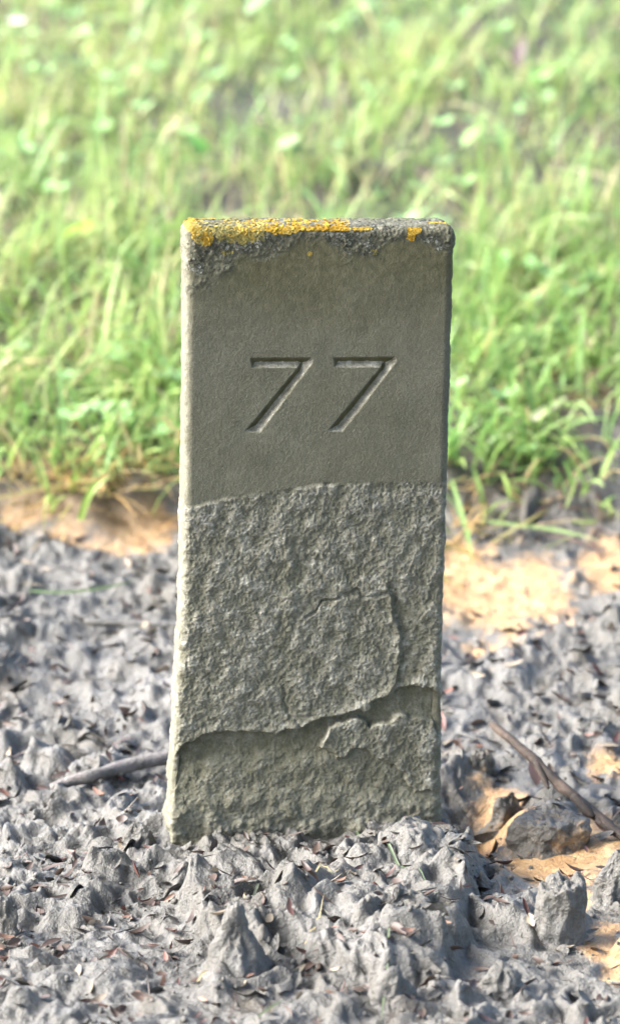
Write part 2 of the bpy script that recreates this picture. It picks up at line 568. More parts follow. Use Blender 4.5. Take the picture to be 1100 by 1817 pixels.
# ------------------------------------------------------------------ unseen beech, added to block sky light from stone and mud
def beech():
    g = np.random.default_rng(301)
    n = 46000
    u = g.normal(size=(n * 2, 3)); u /= np.linalg.norm(u, axis=1)[:, None]
    rr = g.uniform(0.25, 1, (n * 2, 1)) ** 0.5
    P = u * rr * np.array([5.4, 5.3, 2.0]) + np.array([2.0, -4.1, 5.2])
    P = P[f3(P * 0.9, 2, 302) > -0.25][:n]
    n = len(P)
    N = g.normal(size=(n, 3)) + np.array([0, 0, 1.2]); N /= np.linalg.norm(N, axis=1)[:, None]
    c = np.array((0.055, 0.11, 0.025)) * g.uniform(0.7, 1.3, (n, 1))
    V, F, C = lobes(P, N, g.uniform(0.07, 0.13, n), c, 0.1, 303, 5)
    org = np.array([2.2, -6.6, 0.0])
    e = tag(link('sky_block_beech', None), 'unseen beech tree added to block sky light from the stone and mud', 'tree'); e.location = org
    link('crown', mesh_np('crown', V - org, F, M_GRASS, {'pig': C}, smooth=False), e)
    Vt, Ft = tube([(0, 0, -0.3), (0.03, 0.02, 0.6), (0.0, 0.05, 2.0), (-0.1, 0.1, 3.6), (-0.3, 0.2, 5.5)], [0.42, 0.31, 0.27, 0.22, 0.10], 24, 5, 0.01)
    t = link('trunk', mesh_np('trunk', Vt, Ft, M_ROOT), e)
    for k in range(9):
        a = k * 0.72; z = 2.2 + 0.3 * k
        Vb, Fb = tube([(0, 0.05, z - 0.25), (math.cos(a) * 0.9, math.sin(a) * 0.8, z + 0.5), (math.cos(a) * 2.6 - 0.8, math.sin(a) * 2.0 + 0.4, z + 1.3)], [0.12, 0.08, 0.02], 10, k, 0.004)
        link('limb', mesh_np('limb', Vb, Fb, M_ROOT), t)


# ------------------------------------------------------------------ the numbered stone
BOUND = np.array(FP([(200, 925), (330, 899), (400, 886), (480, 874), (560, 862), (650, 857), (790, 850), (900, 846)]))
SEVENS = [FP([(443, 635), (552, 634), (556, 639), (554, 646), (461, 769), (433, 766), (527, 653.5), (447, 653.5)]),
          FP([(590, 634), (700, 632.5), (704, 638), (702, 645), (608, 767), (580, 765), (674, 652.5), (594, 653)])]
COAT = FP([(250, 880), (850, 830), (850, 1262), (800, 1250), (772, 1230), (742, 1216), (712, 1222), (690, 1233), (655, 1257), (610, 1268),
           (560, 1284), (500, 1302), (440, 1306), (385, 1299), (345, 1322), (320, 1345), (250, 1350)])
CURVE = FP([(690, 1040), (699, 1075), (711, 1130), (713, 1185), (692, 1230)])
STRIP = FP([(690, 1030), (860, 1000), (860, 1245), (700, 1245), (692, 1230), (713, 1185), (711, 1130), (699, 1075)])
PLAQ = FP([(562, 1322), (585, 1290), (625, 1273), (645, 1274), (655, 1290), (668, 1280), (722, 1267), (768, 1284), (790, 1318), (788, 1370), (770, 1402), (735, 1405),
           (716, 1372), (682, 1352), (655, 1334), (625, 1329), (600, 1345), (578, 1336)])
CRACK = FP([(545, 1098), (575, 1066), (605, 1055), (632, 1052), (655, 1058), (690, 1046), (702, 1070)])
RIDGE = FP([(505, 960), (512, 1010), (508, 1060), (516, 1100), (498, 1140)])
CRK2 = FP([(505, 1225), (515, 1265), (535, 1290)])


def stone_surface(p):
    """points on the box -> displaced local points, normal, masks"""
    lo = np.array([-SW / 2, 0, SB]); hi = np.array([SW / 2, ST, SH])
    r = np.full(len(p), 0.0065)
    q = np.clip(p, lo + 0.0065, hi - 0.0065)
    q[:, 2] = np.minimum(p[:, 2], hi[2] - 0.0065)
    v = p - q; ln = np.linalg.norm(v, axis=1); n = v / np.maximum(ln, 1e-9)[:, None]
    out = q + n * 0.0065
    x, y, z = out.T
    bz = np.interp(x, BOUND[:, 0], BOUND[:, 1]) + 0.0009 * n2(x * 130, z * 30, 3)
    bz_side = bz + 0.004 * n2(y * 60, x * 9, 4)
    wf = np.clip(-n[:, 1], 0, 1) ** 2
    wtop = np.clip(n[:, 2], 0, 1)
    ro = sstep(0.0, 0.0035, bz_side - z)                                  # 1 in the rough lower part
    P = out
    g1 = f3(P * 700, 2, 1); g2 = f3(P * 260, 2, 2); g3_ = f3(P * 90, 3, 3); g4 = f3(P * 32, 3, 4)
    d = 0.00012 * g1 + 0.0004 * f3(P * 40, 2, 6)
    # worn arrises
    arr = sstep(0.55, 0.9, 1 - np.max(np.abs(n), axis=1) + 0.45) * 0
    side = sstep(0.3, 0.9, np.abs(n[:, 0]))
    d += side * (0.0005 * g2 + 0.0006 * g3_)
    # rough part
    wx = x + 0.0035 * f3(P * 120, 2, 11); wz = z + 0.0035 * f3(P * 120 + 7, 2, 12)
    vert = f3(np.stack([x * 120 - z * 40, y * 60, z * 62 + x * 25], 1), 3, 13)     # slanting dribbles
    pit = np.clip(f3(P * 330, 2, 14) - 0.12, 0, 1)
    rough = 0.0004 + 0.0026 * vert + 0.0026 * g3_ + 0.0008 * g2 + 0.0011 * g1 - 0.0022 * pit + 0.0022 * g4
    coat = sstep(-0.001, 0.0018, poly_sd(wx, wz, COAT))
    strip = sstep(-0.0015, 0.0015, poly_sd(wx, wz, STRIP))
    plaq = sstep(-0.0008, 0.0015, poly_sd(wx, wz, PLAQ))
    sdc = poly_sd(wx, wz, COAT)
    lipd = np.clip(-sdc, 0, 0.05)
    low = -0.0065 + 0.0045 * sstep(0.006, 0.034, lipd) + 0.0028 * sstep(0.05, 0.03, z)
    lev = low * (1 - coat) + 0.0 * coat
    lev = lev - 0.0034 * strip * coat * np.exp(-line_d(wx, wz, CURVE) / 0.009)
    lev = lev + 0.0012 * (1 - strip) * coat * np.exp(-(line_d(wx, wz, CURVE) / 0.004) ** 2)
    lev = np.maximum(lev, lev * (1 - plaq) + 0.0018 * plaq)
    lip = np.exp(-((sdc - 0.003) / 0.003) ** 2) * sstep(face_uv(600, 1000)[1], face_uv(600, 1060)[1], z) * 0.0014
    cr = np.exp(-(line_d(wx, wz, CRACK) / 0.0011) ** 2) * -0.0024 + np.exp(-(line_d(wx, wz, CRK2) / 0.0012) ** 2) * -0.0014
    rd = np.exp(-(line_d(wx, wz, RIDGE) / 0.005) ** 2) * 0.0014
    soft = 1 - 0.2 * (1 - coat) * (1 - plaq)
    d += ro * (0.42 * rough * (0.45 + 0.55 * wf) * soft + wf * (lev + lip + cr + rd))
    d += ro * sstep(0.075, 0.005, z) * 0.006 * np.clip(f3(P * 75, 3, 45) + 0.12, 0, 1)
    # crust near the top
    topz = SH - z
    fu = x / SW + 0.5
    ext = 0.048 - 0.034 * sstep(0.05, 0.48, fu) + 0.012 * sstep(0.5, 0.62, fu) * sstep(0.76, 0.66, fu) + 0.010 * sstep(0.88, 1.0, fu)
    crm = sstep(1.0, 0.55, topz / ext + 0.45 * f3(P * 70, 3, 15)) * (1 - ro)
    crust = crm * (0.0003 + 0.0009 * g3_ + 0.0008 * g2 + 0.0004 * g1)
    d += crust
    d += (1 - ro) * wf * 0.0006 * f3(P * 18, 2, 19)
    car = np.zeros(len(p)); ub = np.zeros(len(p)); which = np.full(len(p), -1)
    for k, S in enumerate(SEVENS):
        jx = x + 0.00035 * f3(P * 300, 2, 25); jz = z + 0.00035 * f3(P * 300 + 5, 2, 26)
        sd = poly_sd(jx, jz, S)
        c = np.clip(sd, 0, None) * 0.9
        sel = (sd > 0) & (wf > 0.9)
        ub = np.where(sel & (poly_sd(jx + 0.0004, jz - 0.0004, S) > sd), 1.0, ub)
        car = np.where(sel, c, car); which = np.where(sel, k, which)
    out = out + n * d[:, None]
    out[:, 1] += car
    # top falls away a little to the back; foot spreads
    t = sstep(SH - 0.05, SH, z)
    out[:, 2] -= t * np.clip(y - 0.008, 0, None) * 0.10
    out[:, 2] += t * 0.0008 * f3(P * 60, 2, 29)
    foot = sstep(0.22, -0.01, z)
    out[:, 0] -= foot * 0.010 * sstep(0.02, -0.095, x)
    out[:, 0] += 0.0018 * np.sin(z * 17 + 1) * side * sstep(0.3, 0.0, z)
    wet = ro
    speck = 0.5 + 0.5 * np.clip(vert * 1.6 + 1.2 * g3_ + 0.5 * g2 + 0.9 * g1 + 0.08 - 2.0 * pit, -1, 1)
    mud = np.clip(ro * (0.10 + 0.95 * speck * (0.35 + 0.65 * np.maximum(coat, plaq)) + 0.15 * sstep(0.06, 0.0, z)) + (1 - ro) * 0.06, 0, 1)
    alg_shade = np.clip((1 - ro) * (0.85 * sstep(0.10, 0.01, topz + 0.02 * g4) + 0.25 * np.clip(f3(P * 22, 3, 33) + 0.1, 0, 1)) + ro * np.clip(-lev / 0.0065, 0, 1) * 0.5, 0, 1)  # algae near the top and in blotches; same tint in recesses
    alg_shade = np.where(car > 0.0004, ub * 1.0 * sstep(0.0001, 0.0015, car), alg_shade)  # upper-left bevels: algae, with painted shade darkening the colour
    mud = np.where(car > 0.0003, np.clip(0.95 + 0.3 * f3(P * 140, 2, 46), 0, 1) * (1 - ub), mud)  # other bevels: light painted in with the pale mud colour
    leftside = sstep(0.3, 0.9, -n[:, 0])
    mud = np.maximum(mud, leftside * 0.35)  # left side paler, with less algae and crust
    alg_shade *= 1 - 0.8 * leftside
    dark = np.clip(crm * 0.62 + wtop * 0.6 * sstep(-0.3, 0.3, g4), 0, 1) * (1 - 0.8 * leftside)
    return out, n, np.stack([mud, alg_shade, dark], 1), which, ro, crm


def local2world(p):
    return p @ S_M.T + S_ORG


sx = np.linspace(-SW / 2, SW / 2, 340)
sy = np.concatenate([np.linspace(0, 0.012, 18), np.linspace(0.012, ST - 0.008, 26)[1:], np.linspace(ST - 0.008, ST, 7)[1:]])
z_a = face_uv(560, 780)[1]; z_b = face_uv(560, 620)[1]
sz = axis([(SB, -0.05, 0.004), (-0.05, z_a, 0.00068), (z_a, z_b, 0.0005), (z_b, SH - 0.03, 0.0008), (SH - 0.03, SH, 0.0006)])
parts_p, parts_f, off = [], [], 0
for A, B, mk, flip in ((sx, sz, lambda a, b: np.stack([a, a * 0, b], -1), False), (sx, sz[::4], lambda a, b: np.stack([a, a * 0 + ST, b], -1), True),
                       (sy, sz, lambda a, b: np.stack([a * 0 - SW / 2, a, b], -1), True), (sy, sz, lambda a, b: np.stack([a * 0 + SW / 2, a, b], -1), False),
                       (sx, sy, lambda a, b: np.stack([a, b, a * 0 + SH], -1), False)):
    a, b = np.meshgrid(A, B, indexing='ij')
    p = mk(a, b).reshape(-1, 3); f = grid_faces(len(A), len(B))
    if flip: f = f[:, ::-1]
    parts_p.append(p); parts_f.append(f + off); off += len(p)
SP = np.concatenate(parts_p); SF = np.concatenate(parts_f)
key = np.round(SP * 1e6).astype(np.int64)
_, first, inv = np.unique(key, axis=0, return_index=True, return_inverse=True)
SP = SP[first]; SF = inv.reshape(-1)[SF]
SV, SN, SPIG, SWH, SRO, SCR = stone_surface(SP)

marker = tag(link('marker_stone', None), 'upright grey stone post carved with 77, orange lichen on its top', 'marker stone')
marker.location = S_ORG
marker.rotation_euler = Matrix(S_M.tolist()).to_euler()
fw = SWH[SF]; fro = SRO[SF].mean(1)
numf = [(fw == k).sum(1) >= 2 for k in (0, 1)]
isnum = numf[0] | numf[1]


def part_from(name, sel, label=None):
    f = SF[sel]; u, iv = np.unique(f, return_inverse=True)
    o = link(name, mesh_np(name, SV[u], iv.reshape(f.shape), M_STONE, {'pig': SPIG[u]}), marker)
    if label: o['label'] = label
    return o


part_from('dressed_shaft', ~isnum & (fro < 0.5), 'smooth dressed upper part of the stone')
part_from('rough_base', ~isnum & (fro >= 0.5), 'rough lower part of the stone splashed with mud')
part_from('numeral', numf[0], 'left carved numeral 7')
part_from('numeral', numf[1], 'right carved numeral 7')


# lichen: small crinkled lobes
def lobes(P, N, size, colr, lift=0.4, seed=0, k=6):
    g = np.random.default_rng(seed)
    n = len(P)
    t1 = np.cross(N, g.normal(size=(n, 3))); t1 /= np.linalg.norm(t1, axis=1)[:, None]
    t2 = np.cross(N, t1)
    ang = np.linspace(0, 2 * np.pi, k, endpoint=False)[None, :] + g.uniform(0, 6, (n, 1))
    rr = size[:, None] * g.uniform(0.55, 1.25, (n, k))
    up = size[:, None] * (lift + g.uniform(-0.3, 0.38, (n, k)))
    ringv = P[:, None, :] + t1[:, None] * (np.cos(ang) * rr)[..., None] + t2[:, None] * (np.sin(ang) * rr)[..., None] + N[:, None] * up[..., None]
    V = np.concatenate([(P + N * size[:, None] * 0.15)[:, None], ringv], 1)
    base = (np.arange(n) * (k + 1))[:, None]
    F = np.concatenate([np.stack([base[:, 0], base[:, 0] + 1 + j, base[:, 0] + 1 + (j + 1) % k], 1) for j in range(k)])
    C = np.repeat(colr[:, None], k + 1, 1)
    C[:, 0] *= 0.75
    return V.reshape(-1, 3), F, C.reshape(-1, 3)


def lichen_patch(spots, n, s0, s1, seed, pal, label, name='lichen', thr=0.0):
    """spots: (px, py, rx px, ry px) on the front, or ('top', x0, x1 photo px, y0, y1 m)"""
    g = np.random.default_rng(seed)
    B = []
    for sp in spots:
        if sp[0] == 'top':
            _, xa, xb, ya, yb = sp
            u0 = face_uv(xa, 405)[0]; u1 = face_uv(xb, 405)[0]
            B.append(np.stack([g.uniform(u0, u1, n), g.uniform(ya, yb, n), np.full(n, SH)], 1))
        else:
            px, py, rx, ry = sp
            c = face_uv(px, py); s = K * 3.08
            a = g.uniform(0, 2 * np.pi, n); r = np.sqrt(g.uniform(0, 1, n))
            B.append(np.stack([c[0] + np.cos(a) * r * rx * s, np.zeros(n), np.minimum(c[1] + np.sin(a) * r * ry * s, SH)], 1))
    B = np.concatenate(B)
    B[:, 0] = np.clip(B[:, 0], -SW / 2, SW / 2)
    keep = f3(B * 110, 2, seed) > thr
    B = B[keep]
    P, N, *_ = stone_surface(B)
    pal = np.array(pal); w = np.clip(0.5 + 0.5 * f3(B * 90, 2, seed + 3) + g.normal(0, 0.22, len(B)), 0, 0.999) * (len(pal) - 1)
    i = w.astype(int); fr = (w - i)[:, None]
    colr = (pal[i] * (1 - fr) + pal[i + 1] * fr) * g.uniform(0.8, 1.15, (len(B), 1))
    V, F, C = lobes(P, N, g.uniform(s0, s1, len(P)) * 1.15, colr, 0.18, seed)
    o = link(name, mesh_np(name, V, F, M_LICHEN, {'pig': C}, smooth=False), marker)
    o['label'] = label
    o['kind'] = 'stuff'
    return o


ORANGE = [(0.24, 0.135, 0.016), (0.32, 0.195, 0.022), (0.37, 0.245, 0.042), (0.33, 0.25, 0.085)]
OLIVE = [(0.10, 0.095, 0.05), (0.19, 0.17, 0.075), (0.28, 0.23, 0.075), (0.34, 0.22, 0.04)]
GREY = [(0.04, 0.04, 0.03), (0.075, 0.073, 0.055), (0.12, 0.12, 0.095), (0.26, 0.26, 0.225)]
lichen_patch([('top', 336, 470, 0.0, 0.05), (375, 408, 36, 20), (425, 406, 44, 24), (362, 415, 16, 16)], 520, 0.0008, 0.0019, 11, OLIVE, 'olive yellow lichen along the left of the top edge', thr=-0.2)
lichen_patch([('top', 440, 622, 0.001, 0.04), ('top', 330, 350, 0.0, 0.05), (505, 402, 32, 12), (545, 396, 34, 10), (590, 388, 30, 6), (368, 423, 8, 9), (345, 398, 9, 12)], 430, 0.0008, 0.0018, 12, ORANGE, 'bright orange lichen along the middle of the top edge', thr=-0.42)
lichen_patch([(640, 403, 15, 4), (650, 395, 8, 5)], 90, 0.0006, 0.0014, 13, ORANGE, 'small orange lichen spot right of the middle', thr=-0.6)
lichen_patch([(736, 405, 11, 9), (730, 418, 6, 8)], 120, 0.0006, 0.0015, 14, ORANGE, 'orange lichen tuft hanging over the edge near the right corner', thr=-0.6)
lichen_patch([('top', 766, 798, 0.010, 0.022)], 110, 0.0006, 0.0013, 15, ORANGE, 'orange lichen spot on the top right corner', thr=-0.6)
lichen_patch([(664, 447, 5, 4)], 26, 0.0005, 0.0011, 16, OLIVE, 'tiny yellow lichen speck under the top edge', thr=-0.9)
lichen_patch([(404, 448, 8, 4), (432, 430, 5, 5), (465, 423, 5, 4), (550, 450, 3, 3)], 22, 0.0006, 0.0012, 17, OLIVE, 'yellow lichen flecks below the left top edge', thr=-0.9)
lichen_patch([(390, 445, 55, 24), (450, 435, 60, 16), (620, 420, 45, 18), (640, 440, 30, 12), (360, 470, 30, 14), ('top', 600, 790, 0.0, 0.05), (770, 430, 30, 12)], 170, 0.0005, 0.0014, 18, GREY, 'dark grey crusty lichen below the top edge', thr=-0.05)

# ------------------------------------------------------------------ clods of mud that stand up from the ground
def clod(px, py, wpx, hpx, kind, label, mat=0.0, seed=1, depth=0.8, leanx=0.0, top=0.25, rot=0.0, flute=0.0, yoff=0.0, sink=0.012):
    c = gpt(px, py)
    s = K * np.linalg.norm(c - CAM)
    rw = wpx * s / 2; hh = hpx * s / math.cos(PITCH + 0.05)
    nu, nv = 72, 44
    a = np.linspace(0, 2 * np.pi, nu, endpoint=False); t = np.linspace(0, 1, nv)
    A, T = np.meshgrid(a, t, indexing='ij')
    if kind == 'cone': prof = (1 - T) ** 0.75 * (1 - top) + top * np.sqrt(np.clip(1 - T ** 6, 0, 1))
    elif kind == 'stump': prof = (1.12 - 0.25 * T) * np.sqrt(np.clip(1 - T ** 9, 0, 1))
    else: prof = np.sqrt(np.clip(1 - T ** 2.2, 0, 1))
    Z = T.copy()
    if kind == 'stump': Z = np.where(T < 0.72, T / 0.72, 1 + 0.10 * (T - 0.72)); prof = np.where(T < 0.72, 1.1 - 0.22 * T, (1.1 - 0.16) * (1 - ((T - 0.72) / 0.28) ** 1.0))
    P = np.stack([np.cos(A) * prof, np.sin(A) * prof * depth, Z], -1).reshape(-1, 3)
    P[:, 0] += leanx * P[:, 2]
    fl = 1 + 0.55 * np.clip(1 - P[:, 2] * 3.2, 0, 1) ** 2
    P[:, :2] *= fl[:, None]
    dirs = np.stack([np.cos(A), np.sin(A), 0 * A + 0.15], -1).reshape(-1, 3)
    dd = (0.22 if kind == 'stump' else 0.34) * f3(P * 1.3 + seed * 3.3, 2, seed) + 0.12 * f3(P * 4 + seed, 3, seed + 5)
    if flute: dd += flute * np.abs(np.sin(A.ravel() * 3.5 + 2 * n3(P * 1.2 + seed, 3))) * (1 - P[:, 2] * 0.3)
    fade = np.clip(prof.ravel() * 2.2, 0.25, 1)
    P = P + dirs * (dd * fade)[:, None]
    P[:, 2] += (0.13 * f3(P * 2.2 + 9 + seed, 2, seed + 8) + 0.06 * f3(P * 7 + seed, 2, seed + 9)) * P[:, 2]
    P = P * np.array([rw, rw, hh + sink])
    P += dirs * (0.0006 * f3(P * 380, 2, seed + 13) + 0.0011 * f3(P * 150, 2, seed + 14))[:, None]
    P[:, 2] -= sink
    f = grid_faces(nu + 1, nv)
    ia = np.arange((nu + 1) * nv); f = (ia % (nu * nv))[f]
    o = link('mud_clod', mesh_np('mud_clod', P, f, M_GROUND, {'pig': np.tile((0.30 if mat else 0.0, 0.0, mat), (len(P), 1))}))
    o.location = (c[0], c[1] + yoff, c[2]); o.rotation_euler = (0, 0, rot)
    tag(o, label, 'mud clod', 'clods and spikes of mud round the stone')
    return o


clod(415, 1716, 104, 108, 'cone', 'pale pointed mud cone standing in front of the stone', seed=3, top=0.22, leanx=0.12)
clod(985, 1655, 86, 92, 'stump', 'leaning grey mud block beside the orange sand', seed=12, leanx=0.3, depth=0.8)
clod(975, 1478, 120, 44, 'stump', 'brown crumbly mud clod lying under the bare twig', mat=0.7, seed=17, depth=0.6, flute=0.1)
clod(1092, 1585, 85, 78, 'dome', 'grey mud clod at the edge of the orange sand below the twig end', seed=18, depth=0.8)
clod(898, 1415, 66, 50, 'cone', 'brown mud flake standing on edge over the hollow by the stone', mat=0.6, seed=21, depth=0.3, top=0.3, leanx=0.25)
clod(850, 1362, 72, 42, 'cone', 'dark mud lump behind the hollow right of the stone', mat=0.6, seed=22, depth=0.5, top=0.4)
clod(240, 1500, 74, 44, 'dome', 'small blunt mud lump left of the foot of the stone', seed=24)
clod(20, 1650, 60, 70, 'cone', 'slanting mud slab at the left edge of the mud', seed=33, top=0.35, depth=0.5, leanx=-0.5)
clod(700, 1770, 90, 50, 'dome', 'rounded mud lump in the front right of the mud', seed=51)
clod(890, 1745, 100, 48, 'dome', 'cratered mud lump below the leaning mud block', seed=54)


# ------------------------------------------------------------------ twigs
def tube(pts, rad, nseg=14, seed=0, rough=0.0007, sub=6):
    pts = np.array(pts, float); rad = np.array(rad, float)
    t = np.linspace(0, len(pts) - 1, (len(pts) - 1) * sub + 1)
    c = np.stack([np.interp(t, np.arange(len(pts)), pts[:, i]) for i in range(3)], 1)
    ker = np.array([1, 2, 3, 2, 1]) / 9
    for _ in range(2):
        cc = np.pad(c, ((2, 2), (0, 0)), 'edge'); c2 = sum(cc[i:i + len(c)] * ker[i] for i in range(5)); c2[0] = c[0]; c2[-1] = c[-1]; c = c2
    r = np.interp(t, np.arange(len(rad)), rad)
    tg = np.gradient(c, axis=0); tg /= np.linalg.norm(tg, axis=1)[:, None]
    up = np.array([0.1, 0.2, 1.0]); s = np.cross(tg, up); s /= np.linalg.norm(s, axis=1)[:, None]; u = np.cross(s, tg)
    a = np.linspace(0, 2 * np.pi, nseg, endpoint=False)
    dirs = s[:, None] * np.cos(a)[None, :, None] + u[:, None] * np.sin(a)[None, :, None]
    V = c[:, None] + dirs * r[:, None, None]
    V = V.reshape(-1, 3); dv = dirs.reshape(-1, 3)
    V = V + dv * (rough * f3(V * 120 + seed, 3, seed))[:, None]
    n = len(c)
    i = np.arange(n - 1)[:, None]; j = np.arange(nseg)[None, :]
    F = np.stack([(i * nseg + j), (i * nseg + (j + 1) % nseg), ((i + 1) * nseg + (j + 1) % nseg), ((i + 1) * nseg + j)], -1).reshape(-1, 4)
    V = np.concatenate([V, c[:1] - tg[:1] * r[0] * 0.3, c[-1:] + tg[-1:] * r[-1] * 0.3])
    j = np.arange(nseg)
    c0 = np.stack([np.full(nseg, len(V) - 2), (j + 1) % nseg, j], 1)
    c1 = np.stack([np.full(nseg, len(V) - 1), (n - 1) * nseg + j, (n - 1) * nseg + (j + 1) % nseg], 1)
    return V, [F, np.concatenate([c0, c1])]


def twig(name, px, Ys, rads, mat, label, cat, stubs=(), seed=0):
    pts = [at(x, y, Y) for (x, y), Y in zip(px, Ys)]
    org = np.mean(pts, 0)
    e = tag(link(name, None), label, cat); e.location = org
    V, F = tube(np.array(pts) - org, rads, seed=seed, rough=0.0016)
    link('stem', mesh_np('stem', V, F, mat), e)
    for sp, sY, sr, nm in stubs:
        q = [at(x, y, Y) - org for (x, y), Y in zip(sp, sY)]
        V, F = tube(q, sr, 10, seed + 9, 0.0005)
        link(nm, mesh_np(nm, V, F, mat), e)
    return e


yl = [ground_at(x, y)[1] for x, y in ((100, 1412), (180, 1398), (300, 1372))]
twig('bare_twig', [(870, 1284), (905, 1312), (945, 1345), (985, 1385), (1030, 1425), (1075, 1462), (1125, 1500)], [0.150, 0.130, 0.108, 0.086, 0.064, 0.040, 0.012],
     [0.0030, 0.0038, 0.0038, 0.0042, 0.0044, 0.0042, 0.0042], M_TWIG, 'bare brown twig leaning over the hollow right of the stone', 'twig',
     [([(1018, 1412), (1042, 1440), (1052, 1450)], [0.066, 0.052, 0.046], [0.0042, 0.0045, 0.002], 'bud'), ([(1060, 1455), (1085, 1480)], [0.044, 0.030], [0.0032, 0.0018], 'bud'),
      ([(950, 1352), (968, 1388), (972, 1398)], [0.102, 0.085, 0.080], [0.003, 0.0026, 0.0014], 'side_shoot')], seed=4)
twig('muddy_root', [(92, 1398), (120, 1388), (165, 1376), (215, 1362), (255, 1352), (320, 1340)], [yl[0] + 0.012, yl[0] + 0.018, yl[0] + 0.024, yl[1] + 0.034, yl[1] + 0.044, yl[1] + 0.062],
     [0.0036, 0.0048, 0.0052, 0.0060, 0.0056, 0.0060], M_ROOT, 'mud coated stick lying on the mud left of the stone', 'stick', seed=8)
twig('muddy_stick', [(150, 1102), (200, 1106), (250, 1108), (330, 1112)], [ground_at(200, 1112)[1]] * 4, [0.002, 0.0038, 0.0044, 0.0044], M_GROUND,
     'blurred muddy stick lying behind the stone on the left', 'stick', seed=10)


beech()

# ------------------------------------------------------------------ bud scales and litter
def flake_mesh(L, W, cup, bend, k=6):
    t = np.linspace(0, 1, k); w = W * np.sin(np.pi * np.clip(t * 0.93 + 0.05, 0, 1)) ** 0.8 / 2
    x = (t - 0.5) * L; z = bend * L * (t - 0.5) ** 2 * 4
    V = np.stack([np.stack([x, -w, z + cup * w], 1), np.stack([x, w * 0, z], 1), np.stack([x, w, z + cup * w], 1)], 1).reshape(-1, 3)
    F = []
    for i in range(k - 1):
        for j in range(2):
            a = i * 3 + j; F.append((a, a + 3, a + 4, a + 1))
    return V, np.array(F)


def rot_mats(g, n, tilt):
    az = g.uniform(0, 2 * np.pi, n); ti = g.normal(0, tilt, n); ro = g.normal(0, 0.7, n)
    M = np.zeros((n, 3, 3))
    for i in range(n):
        M[i] = np.array(Matrix.Rotation(az[i], 3, 'Z') @ Matrix.Rotation(ti[i], 3, 'Y') @ Matrix.Rotation(ro[i], 3, 'X'))
    return M


def mud_ok(x, y):
    return (lawn_mask(x, y) < 0.6) & ~((np.abs(x - S_ORG[0]) < SW / 2 + 0.01) & (y > -0.006) & (y < ST + 0.02))


def sand_at(x, y):
    return sand[np.clip(np.searchsorted(gx, x), 0, len(gx) - 1), np.clip(np.searchsorted(gy, y), 0, len(gy) - 1)]


g = np.random.default_rng(5)
MV, MF, moff = [], [], 0
n = 3800
x = g.uniform(-0.42, 0.42, n); y = g.uniform(-0.5, 0.62, n)
ok = mud_ok(x, y) & ((sand_at(x, y) < 0.4) | (g.random(n) < 0.3)); x, y = x[ok], y[ok]
n = len(x); M = rot_mats(g, n, 0.36)
VV, FF, CC, off = [], [], [], 0
for i in range(n):
    if g.random() < 0.50: V, F = flake_mesh(g.uniform(0.008, 0.030), g.uniform(0.0007, 0.0017), 0.2, g.uniform(-0.08, 0.08), 4)
    else: V, F = flake_mesh(g.uniform(0.008, 0.022), g.uniform(0.0025, 0.0075), g.uniform(0.1, 0.8), g.uniform(-0.15, 0.25), 5)
    V = V @ M[i].T + np.array([x[i], y[i], gz(x[i], y[i])[0] + 0.0012])
    u = g.random()
    if u < 0.40:
        MV.append(V); MF.append(F + moff); moff += len(V)
        continue
    c = np.array((0.050, 0.032, 0.025)) if u < 0.92 else np.array((0.19, 0.155, 0.115))
    VV.append(V); FF.append(F + off); CC.append(np.tile(c * g.uniform(0.75, 1.2), (len(V), 1))); off += len(V)
for i in range(230):
    lx, ly = g.uniform(-0.34, 0.34), g.uniform(-0.42, 0.5)
    if not mud_ok(np.array([lx]), np.array([ly]))[0] or (ly < 0.02 and g.random() < 0.5): continue
    V, F = flake_mesh(g.uniform(0.016, 0.034), g.uniform(0.006, 0.012), g.uniform(-0.3, 0.5), g.uniform(-0.25, 0.15), 8)
    V = V @ rot_mats(g, 1, 0.3)[0].T
    V += np.array([lx, ly, 0.0]); V[:, 2] += 0.35 * gz(lx, ly)[0] + 0.65 * gz(V[:, 0], V[:, 1]) + 0.0025 + 0.0015 * n2(V[:, 0] * 160, V[:, 1] * 160, i)
    MV.append(V); MF.append(F + moff); moff += len(V)
lit = link('leaf_litter', mesh_np('leaf_litter', np.concatenate(VV), np.concatenate(FF), M_LITTER, {'pig': np.concatenate(CC)}))
tag(lit, 'muddy bits of leaf litter strewn over the grey mud', 'litter', kind='stuff')

ico = np.array([(0, 0, 1), (0.89, 0, 0.45), (0.28, 0.85, 0.45), (-0.72, 0.53, 0.45), (-0.72, -0.53, 0.45), (0.28, -0.85, 0.45), (0.72, 0.53, -0.45), (-0.28, 0.85, -0.45), (-0.89, 0, -0.45),
                (-0.28, -0.85, -0.45), (0.72, -0.53, -0.45), (0, 0, -1)])
icof = np.array([(0, 1, 2), (0, 2, 3), (0, 3, 4), (0, 4, 5), (0, 5, 1), (1, 6, 2), (2, 7, 3), (3, 8, 4), (4, 9, 5), (5, 10, 1), (6, 7, 2), (7, 8, 3), (8, 9, 4), (9, 10, 5), (10, 6, 1),
                 (11, 7, 6), (11, 8, 7), (11, 9, 8), (11, 10, 9), (11, 6, 10)])
cx_, cy_ = g.uniform(-0.36, 0.36, 5200), g.uniform(-0.46, 0.5, 5200)
ok = mud_ok(cx_, cy_) & (g.random(5200) < np.clip(0.45 + 0.9 * f2(cx_ * 14, cy_ * 14, 2, 207), 0.05, 1)); cx_, cy_ = cx_[ok], cy_[ok]; m_ = len(cx_)
sz_ = 0.0006 + 0.0026 * g.random(m_) ** 3
